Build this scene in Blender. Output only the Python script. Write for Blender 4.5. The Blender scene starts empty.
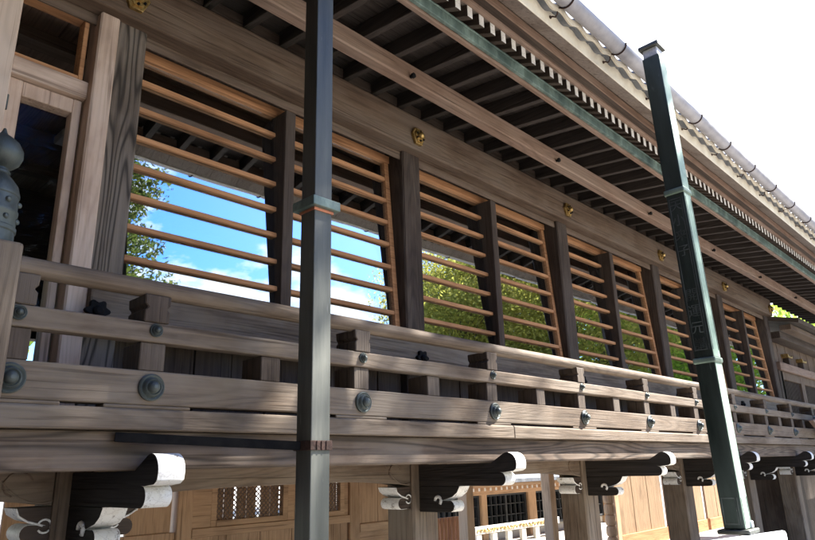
import bpy, math, random
from mathutils import Vector, Matrix, Euler
random.seed(7)
K = 3.2            # one plan unit (eye to window wall) in metres
sc = bpy.context.scene
col = sc.collection
PI = math.pi

# ------------------------------------------------------------------ materials
def new_mat(name):
    m = bpy.data.materials.new(name); m.use_nodes = True
    nt = m.node_tree; nt.nodes.clear()
    out = nt.nodes.new('ShaderNodeOutputMaterial')
    b = nt.nodes.new('ShaderNodeBsdfPrincipled')
    nt.links.new(b.outputs[0], out.inputs[0])
    return m, nt, b, out

def N(nt, t, **kw):
    n = nt.nodes.new(t)
    for k, v in kw.items():
        if k in n.inputs: n.inputs[k].default_value = v
        else: setattr(n, k, v)
    return n

def coords(nt, scale, rnd=40.0):
    tc = N(nt, 'ShaderNodeTexCoord'); oi = N(nt, 'ShaderNodeObjectInfo')
    mu = N(nt, 'ShaderNodeMath', operation='MULTIPLY'); mu.inputs[1].default_value = rnd
    nt.links.new(oi.outputs['Random'], mu.inputs[0])
    ad = N(nt, 'ShaderNodeVectorMath', operation='ADD')
    nt.links.new(tc.outputs['Object'], ad.inputs[0]); nt.links.new(mu.outputs[0], ad.inputs[1])
    ml = N(nt, 'ShaderNodeVectorMath', operation='MULTIPLY'); ml.inputs[1].default_value = scale
    nt.links.new(ad.outputs[0], ml.inputs[0])
    return ad.outputs[0], ml.outputs[0]

def ramp(nt, src, stops):
    r = N(nt, 'ShaderNodeValToRGB'); e = r.color_ramp.elements
    while len(e) < len(stops): e.new(0.5)
    for i, (p, c) in enumerate(stops):
        e[i].position = p; e[i].color = (*c, 1) if len(c) == 3 else c
    nt.links.new(src, r.inputs[0]); return r.outputs[0]

def mix(nt, fac, a, b, mode='MIX'):
    m = N(nt, 'ShaderNodeMix', data_type='RGBA', blend_type=mode)
    for s, i in ((fac, 0), (a, 6), (b, 7)):
        if hasattr(s, 'links') or isinstance(s, bpy.types.NodeSocket): nt.links.new(s, m.inputs[i])
        else: m.inputs[i].default_value = s if i == 0 else (*s, 1)
    return m.outputs[2]

def wood(name, dark, light, axis, grey=None, kk=130.0, rough=.75, ring=1.0, bump=.35, long=.55, cross=24.0, spec=.25):
    m, nt, b, _ = new_mat(name)
    s = [cross, cross, cross]; s[axis] = long
    raw, v = coords(nt, s)
    fib = N(nt, 'ShaderNodeTexNoise', Scale=2.2, Detail=6.0, Roughness=.65); nt.links.new(v, fib.inputs['Vector'])
    s2 = [1.76]*3; s2[axis] = long*.28
    ml = N(nt, 'ShaderNodeVectorMath', operation='MULTIPLY'); ml.inputs[1].default_value = [q*3 for q in s2]
    nt.links.new(raw, ml.inputs[0])
    big = N(nt, 'ShaderNodeTexNoise', Scale=1.0, Detail=1.5, Roughness=.4); nt.links.new(ml.outputs[0], big.inputs['Vector'])
    k = N(nt, 'ShaderNodeMath', operation='MULTIPLY'); k.inputs[1].default_value = kk
    nt.links.new(big.outputs[0], k.inputs[0])
    s0_ = N(nt, 'ShaderNodeMath', operation='SINE'); nt.links.new(k.outputs[0], s0_.inputs[0])
    s1_ = N(nt, 'ShaderNodeMapRange'); s1_.inputs[1].default_value = -1; nt.links.new(s0_.outputs[0], s1_.inputs[0])
    s2_ = N(nt, 'ShaderNodeMath', operation='POWER'); s2_.inputs[1].default_value = 2.6; nt.links.new(s1_.outputs[0], s2_.inputs[0])
    sn = N(nt, 'ShaderNodeMapRange'); sn.inputs[3].default_value = 1; sn.inputs[4].default_value = -1; nt.links.new(s2_.outputs[0], sn.inputs[0])
    ringc = N(nt, 'ShaderNodeMapRange'); ringc.inputs[1].default_value = -1; ringc.inputs[2].default_value = 1
    ringc.inputs[3].default_value = 1-.52*ring; ringc.inputs[4].default_value = 1+.10*ring
    nt.links.new(sn.outputs[0], ringc.inputs[0])
    base = ramp(nt, fib.outputs[0], [(.28, dark), (.5, tuple((p+q)/2 for p, q in zip(dark, light))), (.74, light)])
    g = N(nt, 'ShaderNodeVectorMath', operation='SCALE'); nt.links.new(base, g.inputs[0]); nt.links.new(ringc.outputs[0], g.inputs['Scale'])
    c = g.outputs[0]
    # weather blotches
    s3 = [1.6]*3; s3[axis] = .7
    m3 = N(nt, 'ShaderNodeVectorMath', operation='MULTIPLY'); m3.inputs[1].default_value = s3
    nt.links.new(raw, m3.inputs[0])
    bl = N(nt, 'ShaderNodeTexNoise', Scale=2.0, Detail=5.0, Roughness=.6); nt.links.new(m3.outputs[0], bl.inputs['Vector'])
    if grey:
        f = ramp(nt, bl.outputs[0], [(.42, (0, 0, 0)), (.68, (.75, .75, .75))])
        gg = N(nt, 'ShaderNodeVectorMath', operation='SCALE'); gg.inputs[0].default_value = grey
        nt.links.new(ringc.outputs[0], gg.inputs['Scale'])
        c = mix(nt, f, c, gg.outputs[0])
    st = ramp(nt, bl.outputs[0], [(.25, (.62, .6, .58)), (.5, (1, 1, 1))])
    c = mix(nt, 1.0, c, st, 'MULTIPLY')
    # fine cracks along the grain
    s4 = [60.0]*3; s4[axis] = 1.3
    m4 = N(nt, 'ShaderNodeVectorMath', operation='MULTIPLY'); m4.inputs[1].default_value = s4
    nt.links.new(raw, m4.inputs[0])
    cr = N(nt, 'ShaderNodeTexNoise', Scale=1.0, Detail=2.0); nt.links.new(m4.outputs[0], cr.inputs['Vector'])
    cf = ramp(nt, cr.outputs[0], [(.30, (.45, .42, .4)), (.40, (1, 1, 1))])
    c = mix(nt, .8, c, cf, 'MULTIPLY')
    nt.links.new(c, b.inputs['Base Color'])
    b.inputs['Roughness'].default_value = rough; b.inputs['Specular IOR Level'].default_value = spec
    h = N(nt, 'ShaderNodeMath', operation='MULTIPLY_ADD'); h.inputs[1].default_value = .22*ring
    nt.links.new(sn.outputs[0], h.inputs[0]); nt.links.new(fib.outputs[0], h.inputs[2])
    h2 = N(nt, 'ShaderNodeMath', operation='ADD'); nt.links.new(h.outputs[0], h2.inputs[0]); nt.links.new(cf, h2.inputs[1])
    bp = N(nt, 'ShaderNodeBump', Strength=bump, Distance=.012); nt.links.new(h2.outputs[0], bp.inputs['Height'])
    nt.links.new(bp.outputs[0], b.inputs['Normal'])
    return m

def metal(name, c1, c2, c3, rough=.45, metallic=.7, scale=3.0, streak=.25):
    m, nt, b, _ = new_mat(name)
    raw, v = coords(nt, (scale, scale, scale*streak))
    n1 = N(nt, 'ShaderNodeTexNoise', Scale=1.6, Detail=8.0, Roughness=.65); nt.links.new(v, n1.inputs['Vector'])
    c = ramp(nt, n1.outputs[0], [(.32, c1), (.52, c2), (.72, c3)])
    n2 = N(nt, 'ShaderNodeTexNoise', Scale=26.0, Detail=5.0); nt.links.new(v, n2.inputs['Vector'])
    f = ramp(nt, n2.outputs[0], [(.68, (0, 0, 0)), (.76, (.55, .55, .55))])
    c = mix(nt, f, c, tuple(min(1, q*1.5+.03) for q in c3))
    nt.links.new(c, b.inputs['Base Color'])
    b.inputs['Metallic'].default_value = metallic
    r = ramp(nt, n1.outputs[0], [(.3, (rough-.1,)*3), (.7, (rough+.15,)*3)]); nt.links.new(r, b.inputs['Roughness'])
    bp = N(nt, 'ShaderNodeBump', Strength=.2, Distance=.006); nt.links.new(n1.outputs[0], bp.inputs['Height']); nt.links.new(bp.outputs[0], b.inputs['Normal'])
    return m

def plain(name, c1, c2, scale=5.0, rough=.7, bump=.1, lo=.35, hi=.65, spec=.3):
    m, nt, b, _ = new_mat(name)
    raw, v = coords(nt, (scale,)*3)
    n1 = N(nt, 'ShaderNodeTexNoise', Scale=1.0, Detail=9.0, Roughness=.65); nt.links.new(v, n1.inputs['Vector'])
    nt.links.new(ramp(nt, n1.outputs[0], [(lo, c1), (hi, c2)]), b.inputs['Base Color'])
    b.inputs['Roughness'].default_value = rough; b.inputs['Specular IOR Level'].default_value = spec
    bp = N(nt, 'ShaderNodeBump', Strength=bump, Distance=.02); nt.links.new(n1.outputs[0], bp.inputs['Height']); nt.links.new(bp.outputs[0], b.inputs['Normal'])
    return m

def flaked(name):
    m, nt, b, _ = new_mat(name)
    raw, v = coords(nt, (1, 1, 1))
    n1 = N(nt, 'ShaderNodeTexNoise', Scale=9.0, Detail=8.0, Roughness=.7); nt.links.new(v, n1.inputs['Vector'])
    c = ramp(nt, n1.outputs[0], [(.30, (.60, .57, .50)), (.50, (.70, .69, .66))])
    n2 = N(nt, 'ShaderNodeTexNoise', Scale=22.0, Detail=7.0, Roughness=.75); nt.links.new(v, n2.inputs['Vector'])
    f = ramp(nt, n2.outputs[0], [(.34, (1, 1, 1)), (.42, (0, 0, 0))])
    c = mix(nt, f, c, (.13, .10, .08))
    vo = N(nt, 'ShaderNodeTexVoronoi', feature='DISTANCE_TO_EDGE', Scale=26.0); 
    dv = N(nt, 'ShaderNodeMix', data_type='VECTOR'); dv.inputs[0].default_value = .06
    nt.links.new(v, dv.inputs[4]); nt.links.new(n2.outputs['Color'], dv.inputs[5]); nt.links.new(dv.outputs[1], vo.inputs['Vector'])
    f2 = ramp(nt, vo.outputs['Distance'], [(.008, (.45, .45, .45)), (.03, (0, 0, 0))])
    c = mix(nt, f2, c, (.2, .17, .14))
    nt.links.new(c, b.inputs['Base Color']); b.inputs['Roughness'].default_value = .6
    bp = N(nt, 'ShaderNodeBump', Strength=.4, Distance=.006); nt.links.new(n2.outputs[0], bp.inputs['Height']); nt.links.new(bp.outputs[0], b.inputs['Normal'])
    return m

def glass(name, refl, tint, rough=.012, top=1.0):
    m = bpy.data.materials.new(name); m.use_nodes = True; nt = m.node_tree; nt.nodes.clear()
    out = N(nt, 'ShaderNodeOutputMaterial'); mx = N(nt, 'ShaderNodeMixShader')
    tr = N(nt, 'ShaderNodeBsdfTransparent'); tr.inputs[0].default_value = (*tint, 1)
    gl = N(nt, 'ShaderNodeBsdfGlossy', Roughness=rough); gl.inputs[0].default_value = (.86, .94, 1, 1)
    lw = N(nt, 'ShaderNodeLayerWeight', Blend=.25)
    mr = N(nt, 'ShaderNodeMapRange'); mr.inputs[3].default_value = refl; mr.inputs[4].default_value = top
    nt.links.new(lw.outputs['Fresnel'], mr.inputs[0]); nt.links.new(mr.outputs[0], mx.inputs[0])
    nt.links.new(tr.outputs[0], mx.inputs[1]); nt.links.new(gl.outputs[0], mx.inputs[2]); nt.links.new(mx.outputs[0], out.inputs[0])
    tc = N(nt, 'ShaderNodeTexCoord'); n = N(nt, 'ShaderNodeTexNoise', Scale=1.3, Detail=1.0); nt.links.new(tc.outputs['Object'], n.inputs['Vector'])
    bp = N(nt, 'ShaderNodeBump', Strength=.05, Distance=.05); nt.links.new(n.outputs[0], bp.inputs['Height']); nt.links.new(bp.outputs[0], gl.inputs['Normal'])
    return m

M = {}
for ax, s in ((0, 'x'), (1, 'y'), (2, 'z')):
    M['beam_'+s] = wood('weathered_beam_wood_'+s, (.090, .060, .041), (.17, .115, .079), ax, (.15, .118, .092), ring=.28)
    M['old_'+s] = wood('dark_old_wood_'+s, (.036, .025, .019), (.082, .056, .041), ax, (.08, .064, .052), ring=.3)
    M['rail_'+s] = wood('silvered_rail_wood_'+s, (.090, .064, .045), (.20, .148, .105), ax, (.215, .178, .138), ring=.30)
    M['bar_'+s] = wood('orange_brown_bar_wood_'+s, (.34, .16, .072), (.53, .28, .135), ax, None, ring=.25, bump=.15)
    M['pale_'+s] = wood('pale_cypress_wood_'+s, (.46, .325, .24), (.62, .47, .37), ax, (.58, .48, .40), ring=.18, bump=.12)
    M['new_'+s] = wood('fresh_tan_wood_'+s, (.42, .26, .15), (.58, .39, .24), ax, None, ring=.15, bump=.1)
    M['pink_'+s] = wood('reddish_eave_wood_'+s, (.175, .112, .08), (.285, .19, .14), ax, (.25, .185, .145), ring=.3)
    M['soffit_'+s] = wood('grey_eave_board_'+s, (.19, .15, .125), (.32, .265, .225), ax, (.30, .26, .23), ring=.2)
M['strut_z'] = wood('dark_grey_strut_wood', (.05, .036, .027), (.112, .082, .061), 2, (.13, .105, .083), ring=.3)
M['beamgrain_x'] = wood('strongly_grained_beam_wood', (.072, .050, .036), (.165, .118, .085), 0, (.185, .15, .118), ring=1.0, long=.45)
M['tan_z'] = wood('honey_tan_panel_wood', (.25, .160, .092), (.36, .245, .15), 2, None, ring=.25)
M['coldark_z'] = wood('dark_brown_column_wood', (.032, .022, .017), (.085, .060, .045), 2, (.08, .064, .052), ring=.5)
M['rafter_y'] = wood('dark_rafter_wood', (.028, .022, .019), (.064, .051, .044), 1, None, ring=.2)  # very dark brown for the rafters; eave boards match
M['rafter_x'] = wood('dark_board_wood', (.028, .022, .019), (.064, .051, .044), 0, None, ring=.2)
M['col_z'] = wood('grained_column_wood', (.085, .065, .050), (.19, .15, .115), 2, (.17, .15, .128), ring=1.3, long=.8, kk=115.0)
M['black'] = wood('blackened_wood', (.018, .016, .015), (.042, .037, .033), 1, None, ring=.3, spec=.1)
M['white'] = flaked('flaking_white_paint')
M['whitewood'] = plain('cream_painted_fascia', (.62, .56, .45), (.78, .73, .62), 6, .6, .1)
M['bronze'] = metal('green_grey_bronze', (.036, .043, .041), (.078, .091, .086), (.13, .152, .143), .5, .5, 5, .6)
M['darkbronze'] = metal('dark_bronze_sheet', (.036, .040, .035), (.084, .088, .077), (.175, .18, .155), .5, .35, 3.6, .09)
M['rightbronze'] = metal('weathered_green_bronze', (.024, .034, .030), (.056, .073, .065), (.11, .138, .123), .4, .65, 2.2, .18)
M['greenbronze'] = metal('verdigris_bronze_sheet', (.07, .10, .085), (.15, .205, .165), (.26, .34, .27), .45, .4, 2.5, .2)
M['verdigris'] = metal('verdigris_copper', (.05, .08, .075), (.12, .17, .15), (.26, .35, .31), .55, .3, 6, .5)
M['mint'] = plain('pale_green_sunlight_tint', (.20, .29, .23), (.36, .47, .38), 7, .55, .15)  # paler green stands in for sunlight on one side of the post
M['copper'] = metal('raw_copper', (.5, .18, .10), (.65, .26, .15), (.7, .33, .2), .45, .8)
M['rust'] = plain('rusty_iron_band', (.028, .016, .012), (.075, .040, .030), 30, .8, .4)
M['iron'] = plain('black_iron', (.006, .006, .007), (.016, .015, .014), 12, .75, .1, spec=.1)
M['gold'] = metal('gilt_nail_cover', (.16, .10, .035), (.42, .28, .10), (.62, .46, .20), .42, .85, 30, 1)
M['tile'] = plain('grey_roof_tile', (.09, .10, .115), (.17, .18, .20), 7, .45, .15)
M['gutter'] = metal('grey_gutter_metal', (.24, .235, .26), (.33, .325, .35), (.42, .41, .43), .5, .1, 3, .8)
M['stone'] = plain('pale_granite', (.46, .49, .52), (.66, .68, .70), 60, .7, .15)
M['gravel'] = plain('raked_gravel', (.30, .275, .24), (.47, .44, .395), 25, .9, .5)
M['plaster'] = plain('white_plaster', (.52, .49, .43), (.62, .59, .53), 4, .8, .05)
M['picket'] = wood('orange_picket_wood', (.36, .15, .07), (.52, .25, .12), 2, None, ring=.2)
M['bluegrey'] = plain('dark_window_frame', (.02, .022, .025), (.04, .042, .045), 8, .5, .05)
M['blue'] = plain('blue_curtain', (.03, .10, .32), (.08, .2, .5), 6, .8, .05)
M['glass'] = glass('window_glass', .50, (.55, .55, .55))
M['doorglass'] = glass('door_glass', .002, (.95, .95, .95), top=.012)
M['farglass'] = glass('far_window_glass', .18, (.6, .65, .7))

# ------------------------------------------------------------------ mesh helpers
class MB:
    def __init__(s): s.v = []; s.f = []; s.m = []; s.sm = []
    def add(s, vs, fs, mi=0, smooth=False):
        o = len(s.v); s.v += [tuple(v) for v in vs]
        for i, f in enumerate(fs):
            s.f.append([o+q for q in f]); s.m.append(mi[i] if isinstance(mi, (list, tuple)) else mi); s.sm.append(smooth)
        return s
    def box(s, x0, x1, y0, y1, z0, z1, k=K, mi=0):
        vs = [(x*k, y*k, z*k) for x in (x0, x1) for y in (y0, y1) for z in (z0, z1)]
        return s.add(vs, [(0, 1, 3, 2), (4, 6, 7, 5), (0, 4, 5, 1), (2, 3, 7, 6), (0, 2, 6, 4), (1, 5, 7, 3)], mi)
    def prism(s, poly, axis, a0, a1, k=K, mi=0, smooth=False, side_mi=None, cap_mi=None):
        """poly: 2-D points; axis 0: (y,z), axis 1: (x,z), axis 2: (x,y)."""
        n = len(poly)
        def P(a, q): return ((a, q[0], q[1]), (q[0], a, q[1]), (q[0], q[1], a))[axis]
        vs = [tuple(c*k for c in P(a, q)) for a in (a0, a1) for q in poly]
        s.add(vs, [tuple(range(n-1, -1, -1)), tuple(range(n, 2*n))], mi if cap_mi is None else cap_mi)
        fs = [(i, (i+1) % n, n+(i+1) % n, n+i) for i in range(n)]
        o = len(s.v)-2*n
        for i, f in enumerate(fs):
            s.f.append([o+q for q in f]); s.m.append(side_mi[i] if side_mi else mi); s.sm.append(smooth)
        return s
    def tube(s, pts, r, seg=10, k=1.0, mi=0, caps=True):
        pts = [Vector(p)*k for p in pts]; rr = r if isinstance(r, (list, tuple)) else [r]*len(pts)
        vs = []; fs = []
        for i, p in enumerate(pts):
            t = (pts[min(i+1, len(pts)-1)]-pts[max(i-1, 0)]).normalized()
            up = Vector((0, 0, 1)) if abs(t.z) < .9 else Vector((1, 0, 0))
            a = t.cross(up).normalized(); b = t.cross(a)
            for j in range(seg):
                w = 2*PI*j/seg; vs.append(p+(a*math.cos(w)+b*math.sin(w))*rr[i]*k)
        for i in range(len(pts)-1):
            for j in range(seg):
                fs.append((i*seg+j, i*seg+(j+1) % seg, (i+1)*seg+(j+1) % seg, (i+1)*seg+j))
        s.add(vs, fs, mi, True)
        if caps: s.add(vs[:seg], [tuple(range(seg-1, -1, -1))], mi); s.add(vs[-seg:], [tuple(range(seg))], mi)
        return s
    def lathe(s, prof, c, axis='z', seg=28, k=1.0, mi=0):
        """prof: (radius, height along axis); axis 'z' up or '-y' towards the viewer side."""
        vs = []; fs = []
        for r, h in prof:
            for j in range(seg):
                w = 2*PI*j/seg
                if axis == 'z': vs.append(((c[0]+r*math.cos(w))*k, (c[1]+r*math.sin(w))*k, (c[2]+h)*k))
                else: vs.append(((c[0]+r*math.cos(w))*k, (c[1]-h)*k, (c[2]+r*math.sin(w))*k))
        n = len(prof)
        for i in range(n-1):
            for j in range(seg): fs.append((i*seg+j, i*seg+(j+1) % seg, (i+1)*seg+(j+1) % seg, (i+1)*seg+j))
        s.add(vs, fs, mi, True)
        s.add(vs[:seg], [tuple(range(seg-1, -1, -1))], mi, True); s.add(vs[-seg:], [tuple(range(seg))], mi, True)
        return s
    def build(s, name, mat, parent=None, bevel=0, seg=1, sharp=None, stuff=False):
        o0 = WORLD.get(parent.name, Vector()) if parent else Vector()
        me = bpy.data.meshes.new(name)
        me.from_pydata([tuple(Vector(v)-o0) for v in s.v], [], s.f)
        mats = mat if isinstance(mat, (list, tuple)) else [mat]
        for q in mats: me.materials.append(M[q] if isinstance(q, str) else q)
        me.polygons.foreach_set('material_index', s.m); me.polygons.foreach_set('use_smooth', s.sm)
        me.validate(); me.update()
        import bmesh
        bm = bmesh.new(); bm.from_mesh(me); bmesh.ops.recalc_face_normals(bm, faces=bm.faces); bm.to_mesh(me); bm.free()
        if any(s.sm): me.set_sharp_from_angle(angle=math.radians(sharp or 40))
        o = bpy.data.objects.new(name, me); col.objects.link(o)
        if parent: o.parent = parent
        WORLD[o.name] = o0
        if bevel:
            bv = o.modifiers.new('edge', 'BEVEL'); bv.width = bevel; bv.segments = seg; bv.limit_method = 'ANGLE'; bv.angle_limit = math.radians(50)
        if stuff: o['kind'] = 'stuff'
        return o
WORLD = {}
def thing(name, label, cat, loc=(0, 0, 0), group=None):
    o = bpy.data.objects.new(name, None); col.objects.link(o); o.location = loc; o.empty_display_size = .2
    WORLD[o.name] = Vector(loc); o['label'] = label; o['category'] = cat
    if group: o['group'] = group
    return o
def tag(o, label, cat, group=None):
    o['label'] = label; o['category'] = cat
    if group: o['group'] = group
    return o
def copies(o, offs, k=K):
    """copies of a part (with its sub-parts) at plan offsets"""
    kids = list(o.children)
    for d in offs:
        c = o.copy(); col.objects.link(c); c.parent = o.parent; c.location = o.location+Vector(d)*k
        for q in kids:
            e = q.copy(); col.objects.link(e); e.parent = c
def arc(cx, cy, r, a0, a1, n):
    return [(cx+r*math.cos(math.radians(a0+(a1-a0)*i/n)), cy+r*math.sin(math.radians(a0+(a1-a0)*i/n))) for i in range(n+1)]

BAY = .7055; CX = .377                      # column grid
cols = [CX+BAY*i for i in range(6)]
GZ = -.5                                    # ground level (plan units)
XL, XR = -.75, cols[5]+.035

# ------------------------------------------------------------------ ground
me = MB(); me.box(-220, 220, -220, 220, -1.9, -1.6, 1)
g = me.build('ground', 'gravel'); g['kind'] = 'structure'

# ------------------------------------------------------------------ corridor building
B = thing('corridor_building', 'long weathered wooden corridor with barred windows, raised on posts under deep rafter eaves', 'building', (CX*K, 1.03*K, GZ*K))

# columns (upper) and posts (below the floor)
c0 = MB().box(CX-.031, CX+.031, 1.0, 1.066, .07, .86).build('column', 'col_z', B, .012)
ext = [-1] + list(range(1, 6))
c1 = MB().box(CX+BAY-.031, CX+BAY+.031, 1.0, 1.066, .07, .86).build('column', 'coldark_z', B, .012)
copies(c1, [(BAY*i, 0, 0) for i in range(1, 5)])
MB().box(CX-BAY-.031, CX-BAY+.031, 1.0, 1.066, .07, .86).build('column', 'old_z', B, .01)
p0 = MB().box(CX-.031, CX+.047, .995, 1.075, GZ-.02, .05).build('support_post', 'rail_z', B, .012)
copies(p0, [(BAY*i, 0, 0) for i in ext])
f0 = MB().box(CX-.026, CX+.026, 2.0, 2.055, GZ-.02, .05).build('rear_support_post', 'new_z', B, .01)
copies(f0, [(BAY*i, 0, 0) for i in (1, 2, 3, 4, 5)])

# nageshi (head beam), lintel, purlin
MB().prism([(.974, .744), (.974, .835), (.985, .843), (1.03, .843), (1.03, .744)], 0, XL, XR).build('head_beam', 'beam_x', B, .012, 2)
MB().box(XL, XR, 1.009, 1.0135, .7235, .7437).build('lintel_board', 'beam_x', B, .004)
MB().box(XL, XR, 1.0, 1.06, .86, .885).build('wall_plate', 'old_x', B, .006)
MB().prism([(.836, .797), (.833, .800), (.833, .838), (.858, .838), (.861, .835), (.861, .797)], 0, XL, 5.2).build('eave_purlin', 'pink_x', B, .004)
bolt = MB().lathe([(.0035, 0), (.0035, .008), (.006, .009), (.006, .014), (.0025, .016)], (.907, .836, .805), '-y', 12, K).build('purlin_bolt', 'iron', B)
copies(bolt, [(.587*i, 0, 0) for i in (1, 2, 3, 4, 5)])

# gilt hexagonal nail covers on the head beam
hexa = [(-.022, .006), (-.011, -.019), (.011, -.019), (.022, .006), (.013, .023), (-.013, .023)]
nc = MB().prism([(CX-.006+x, .776+z) for x, z in hexa], 1, .966, .974)
nc.prism([(CX-.006+x*.72, .776+z*.72) for x, z in hexa], 1, .962, .966)
nc.lathe([(.0085, 0), (.0085, .004), (.006, .008), (.002, .010)], (CX-.006, .962, .778), '-y', 16, K)
for a in range(6):
    w = a*PI/3+.5; nc.lathe([(.0028, 0), (.0022, .003)], (CX-.006+.0125*math.cos(w), .962, .777+.0125*math.sin(w)), '-y', 8, K, 1)
n0 = nc.build('nail_cover', ['gold', 'iron'], B, .002)
copies(n0, [(BAY*i, 0, 0) for i in range(1, 6)])

# lower wall: dark plank panel, waist beam, sill
for i in range(-1, 5):
    if i == -1: continue
    a, b_ = cols[i]+.0315, cols[i+1]-.0315
    w = MB(); n = 9
    for j in range(n):
        x0 = a+(b_-a)*j/n; w.box(x0+.0008, a+(b_-a)*(j+1)/n-.0008, 1.022+.002*(j % 2), 1.04, .07, .21)
    w.build('wall_panel', 'old_z', B, .003)
MB().prism([(.978, .205), (.978, .268), (.988, .274), (1.03, .274), (1.03, .205)], 0, CX-.022, XR).build('waist_beam', 'rail_x', B, .01, 2)
# dark six-leaf covers on the waist beam
lf = [(CX-.012+math.cos(w)*.016*(1+.18*math.cos(6*w)), .232+math.sin(w)*.015*(1+.18*math.cos(6*w))) for w in [2*PI*i/36 for i in range(36)]]
l0 = MB().prism(lf, 1, .970, .978).lathe([(.008, 0), (.008, .003), (.004, .006)], (CX-.012, .970, .232), '-y', 14, K).build('waist_nail_cover', 'iron', B, .002)
copies(l0, [(BAY*i, 0, 0) for i in range(1, 6)])

# windows
MULL = .0125
TT = math.tan(math.radians(4.0))
def yp(z): return 1.043+(z-.5035)*TT           # the sashes lean slightly inward at the top
def window(i):
    a, b_ = cols[i]+.0315, cols[i+1]-.0315; mid = (a+b_)/2-.003
    fr = MB()
    fr.box(a, b_, 1.046, 1.072, .7245, .7434)                       # kamoi
    fr.box(a, b_, 1.016, 1.066, .2745, .296)                       # sill
    for q0, q1 in ((a, a+.007), (b_-.0145, b_)):
        fr.prism([(yp(.296)-.0085, .296), (yp(.296)+.004, .296), (yp(.7245)+.004, .7245), (yp(.7245)-.0085, .7245)], 0, q0, q1)
    f = fr.build('window', 'bar_x', B, .003)
    MB().box(mid-MULL, mid+MULL, 1.0115, 1.066, .296, .7233).build('mullion', 'old_z', f, .004)
    for k in range(0, 7):
        z = (.3295+.0528*k)*1.036
        z = (.3295+.0528*k)*(yp(z)-.005)
        for (q0, q1) in ((a+.0072, mid-MULL-.0002), (mid+MULL+.0002, b_-.0157)):
            MB().box(q0, q1, yp(z)-.0088, yp(z)-.0008, z-.0045, z+.0045).build('bar', 'bar_x', f, .003)
    for (q0, q1) in ((a+.004, mid-.004), (mid+.004, b_-.01)):
        zt, zb = .7244, .2965; w_ = random.uniform(-.0009, .0009)
        MB().prism([(yp(zb), zb), (yp(zb)+.0015, zb), (yp(zt)+.0015+w_, zt), (yp(zt)+w_, zt)], 0, q0, q1).build('pane', 'glass', f)
for i in range(5): window(i)

# door bay on the left
jx = cols[0]-.0205
MB().box(.325, jx, .992, 1.04, .06, .7435).build('door_jamb', 'pale_z', B, .008)
MB().box(.178, .2145, 1.004, 1.05, .07, .7435).build('door_jamb', 'pale_z', B, .006)
MB().box(.2147, .3248, 1.010, 1.05, .5835, .614).build('door_head', 'pale_x', B, .004)
dr = MB()
dr.box(.2165, .2355, 1.02, 1.045, .075, .582); dr.box(.309, .3215, 1.02, 1.045, .075, .582)
dr.box(.2356, .3089, 1.0205, 1.0445, .557, .5818); dr.box(.2356, .3089, 1.0205, 1.0445, .075, .10)
d = dr.build('door', 'pale_z', B, .004)
MB().box(.2356, .309, 1.033, 1.0345, .1, .557).build('pane', 'doorglass', d)
for z in (.535, .2): MB().tube([(.2155, 1.014, z-.012), (.2155, 1.014, z+.012)], .003, 8, K).build('hinge', 'bronze', d)
tw = MB()
tw.box(.2147, .3085, 1.014, 1.04, .6145, .622); tw.box(.3085, .316, 1.014, 1.04, .6145, .735); tw.box(.2147, .3085, 1.014, 1.04, .727, .735)
t_ = tw.build('transom_window', 'bar_x', B, .003)
MB().box(.2147, .3085, 1.027, 1.0285, .6225, .727).build('pane', 'doorglass', t_)
w = MB()
for j in range(9): w.box(-.296+j*.0526+.0005, -.296+(j+1)*.0526-.0005, 1.024, 1.04, .07, .743)
w.build('wall_panel', 'beam_z', B, .003)
w = MB()
for j in range(6): w.box(XL+j*.0635+.0005, XL+(j+1)*.0635-.0005, 1.024, 1.04, .07, .743)
w.build('wall_panel', 'beam_z', B, .003)

# interior shell
MB().box(XL, XR, .90, 2.06, .052, .0695).build('floor_boards', 'new_x', B)
MB().box(XL, XR, 1.06, 2.03, .80, .82).build('ceiling', 'pink_y', B)
MB().box(XL, XR, 1.99, 2.03, .0698, .28).build('rear_wall', 'old_x', B)
MB().box(XL, XR, 1.99, 2.03, .37, .7998).build('rear_wall', 'old_x', B)
for i in range(6): MB().box(cols[i]-.03, cols[i]+.03, 1.985, 2.035, .2801, .3699).build('rear_post', 'old_z', B)
MB().box(XL-.03, XL, 1.0, 2.03, .0698, .88).build('end_wall', 'beam_z', B)
MB().box(XR-.03, XR, 1.07, 1.985, .0698, .80).build('end_wall', 'old_z', B)
r_ = MB()
for j in range(4): r_.box(XL, XR-.04, 1.2+j*.2, 1.235+j*.2, .775, .7995)
r_.build('ceiling_beams', 'beam_x', B)

# veranda edge: plank, beam
pj = [XL, 1.135, 1.135+3*BAY, cols[5]+1.0]
for q0, q1 in zip(pj, pj[1:]):
    MB().prism([(.787, .0515), (.787, .0745), (.790, .0768), (.92, .0768), (.92, .0700), (.90, .0515)], 0, q0+.0006, q1-.0006).build('veranda_plank', 'rail_x', B, .006, 2)
MB().box(XL, cols[5]+1.0, .802, .858, .006, .0512).build('veranda_beam', 'beamgrain_x', B, .012, 2)

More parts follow.
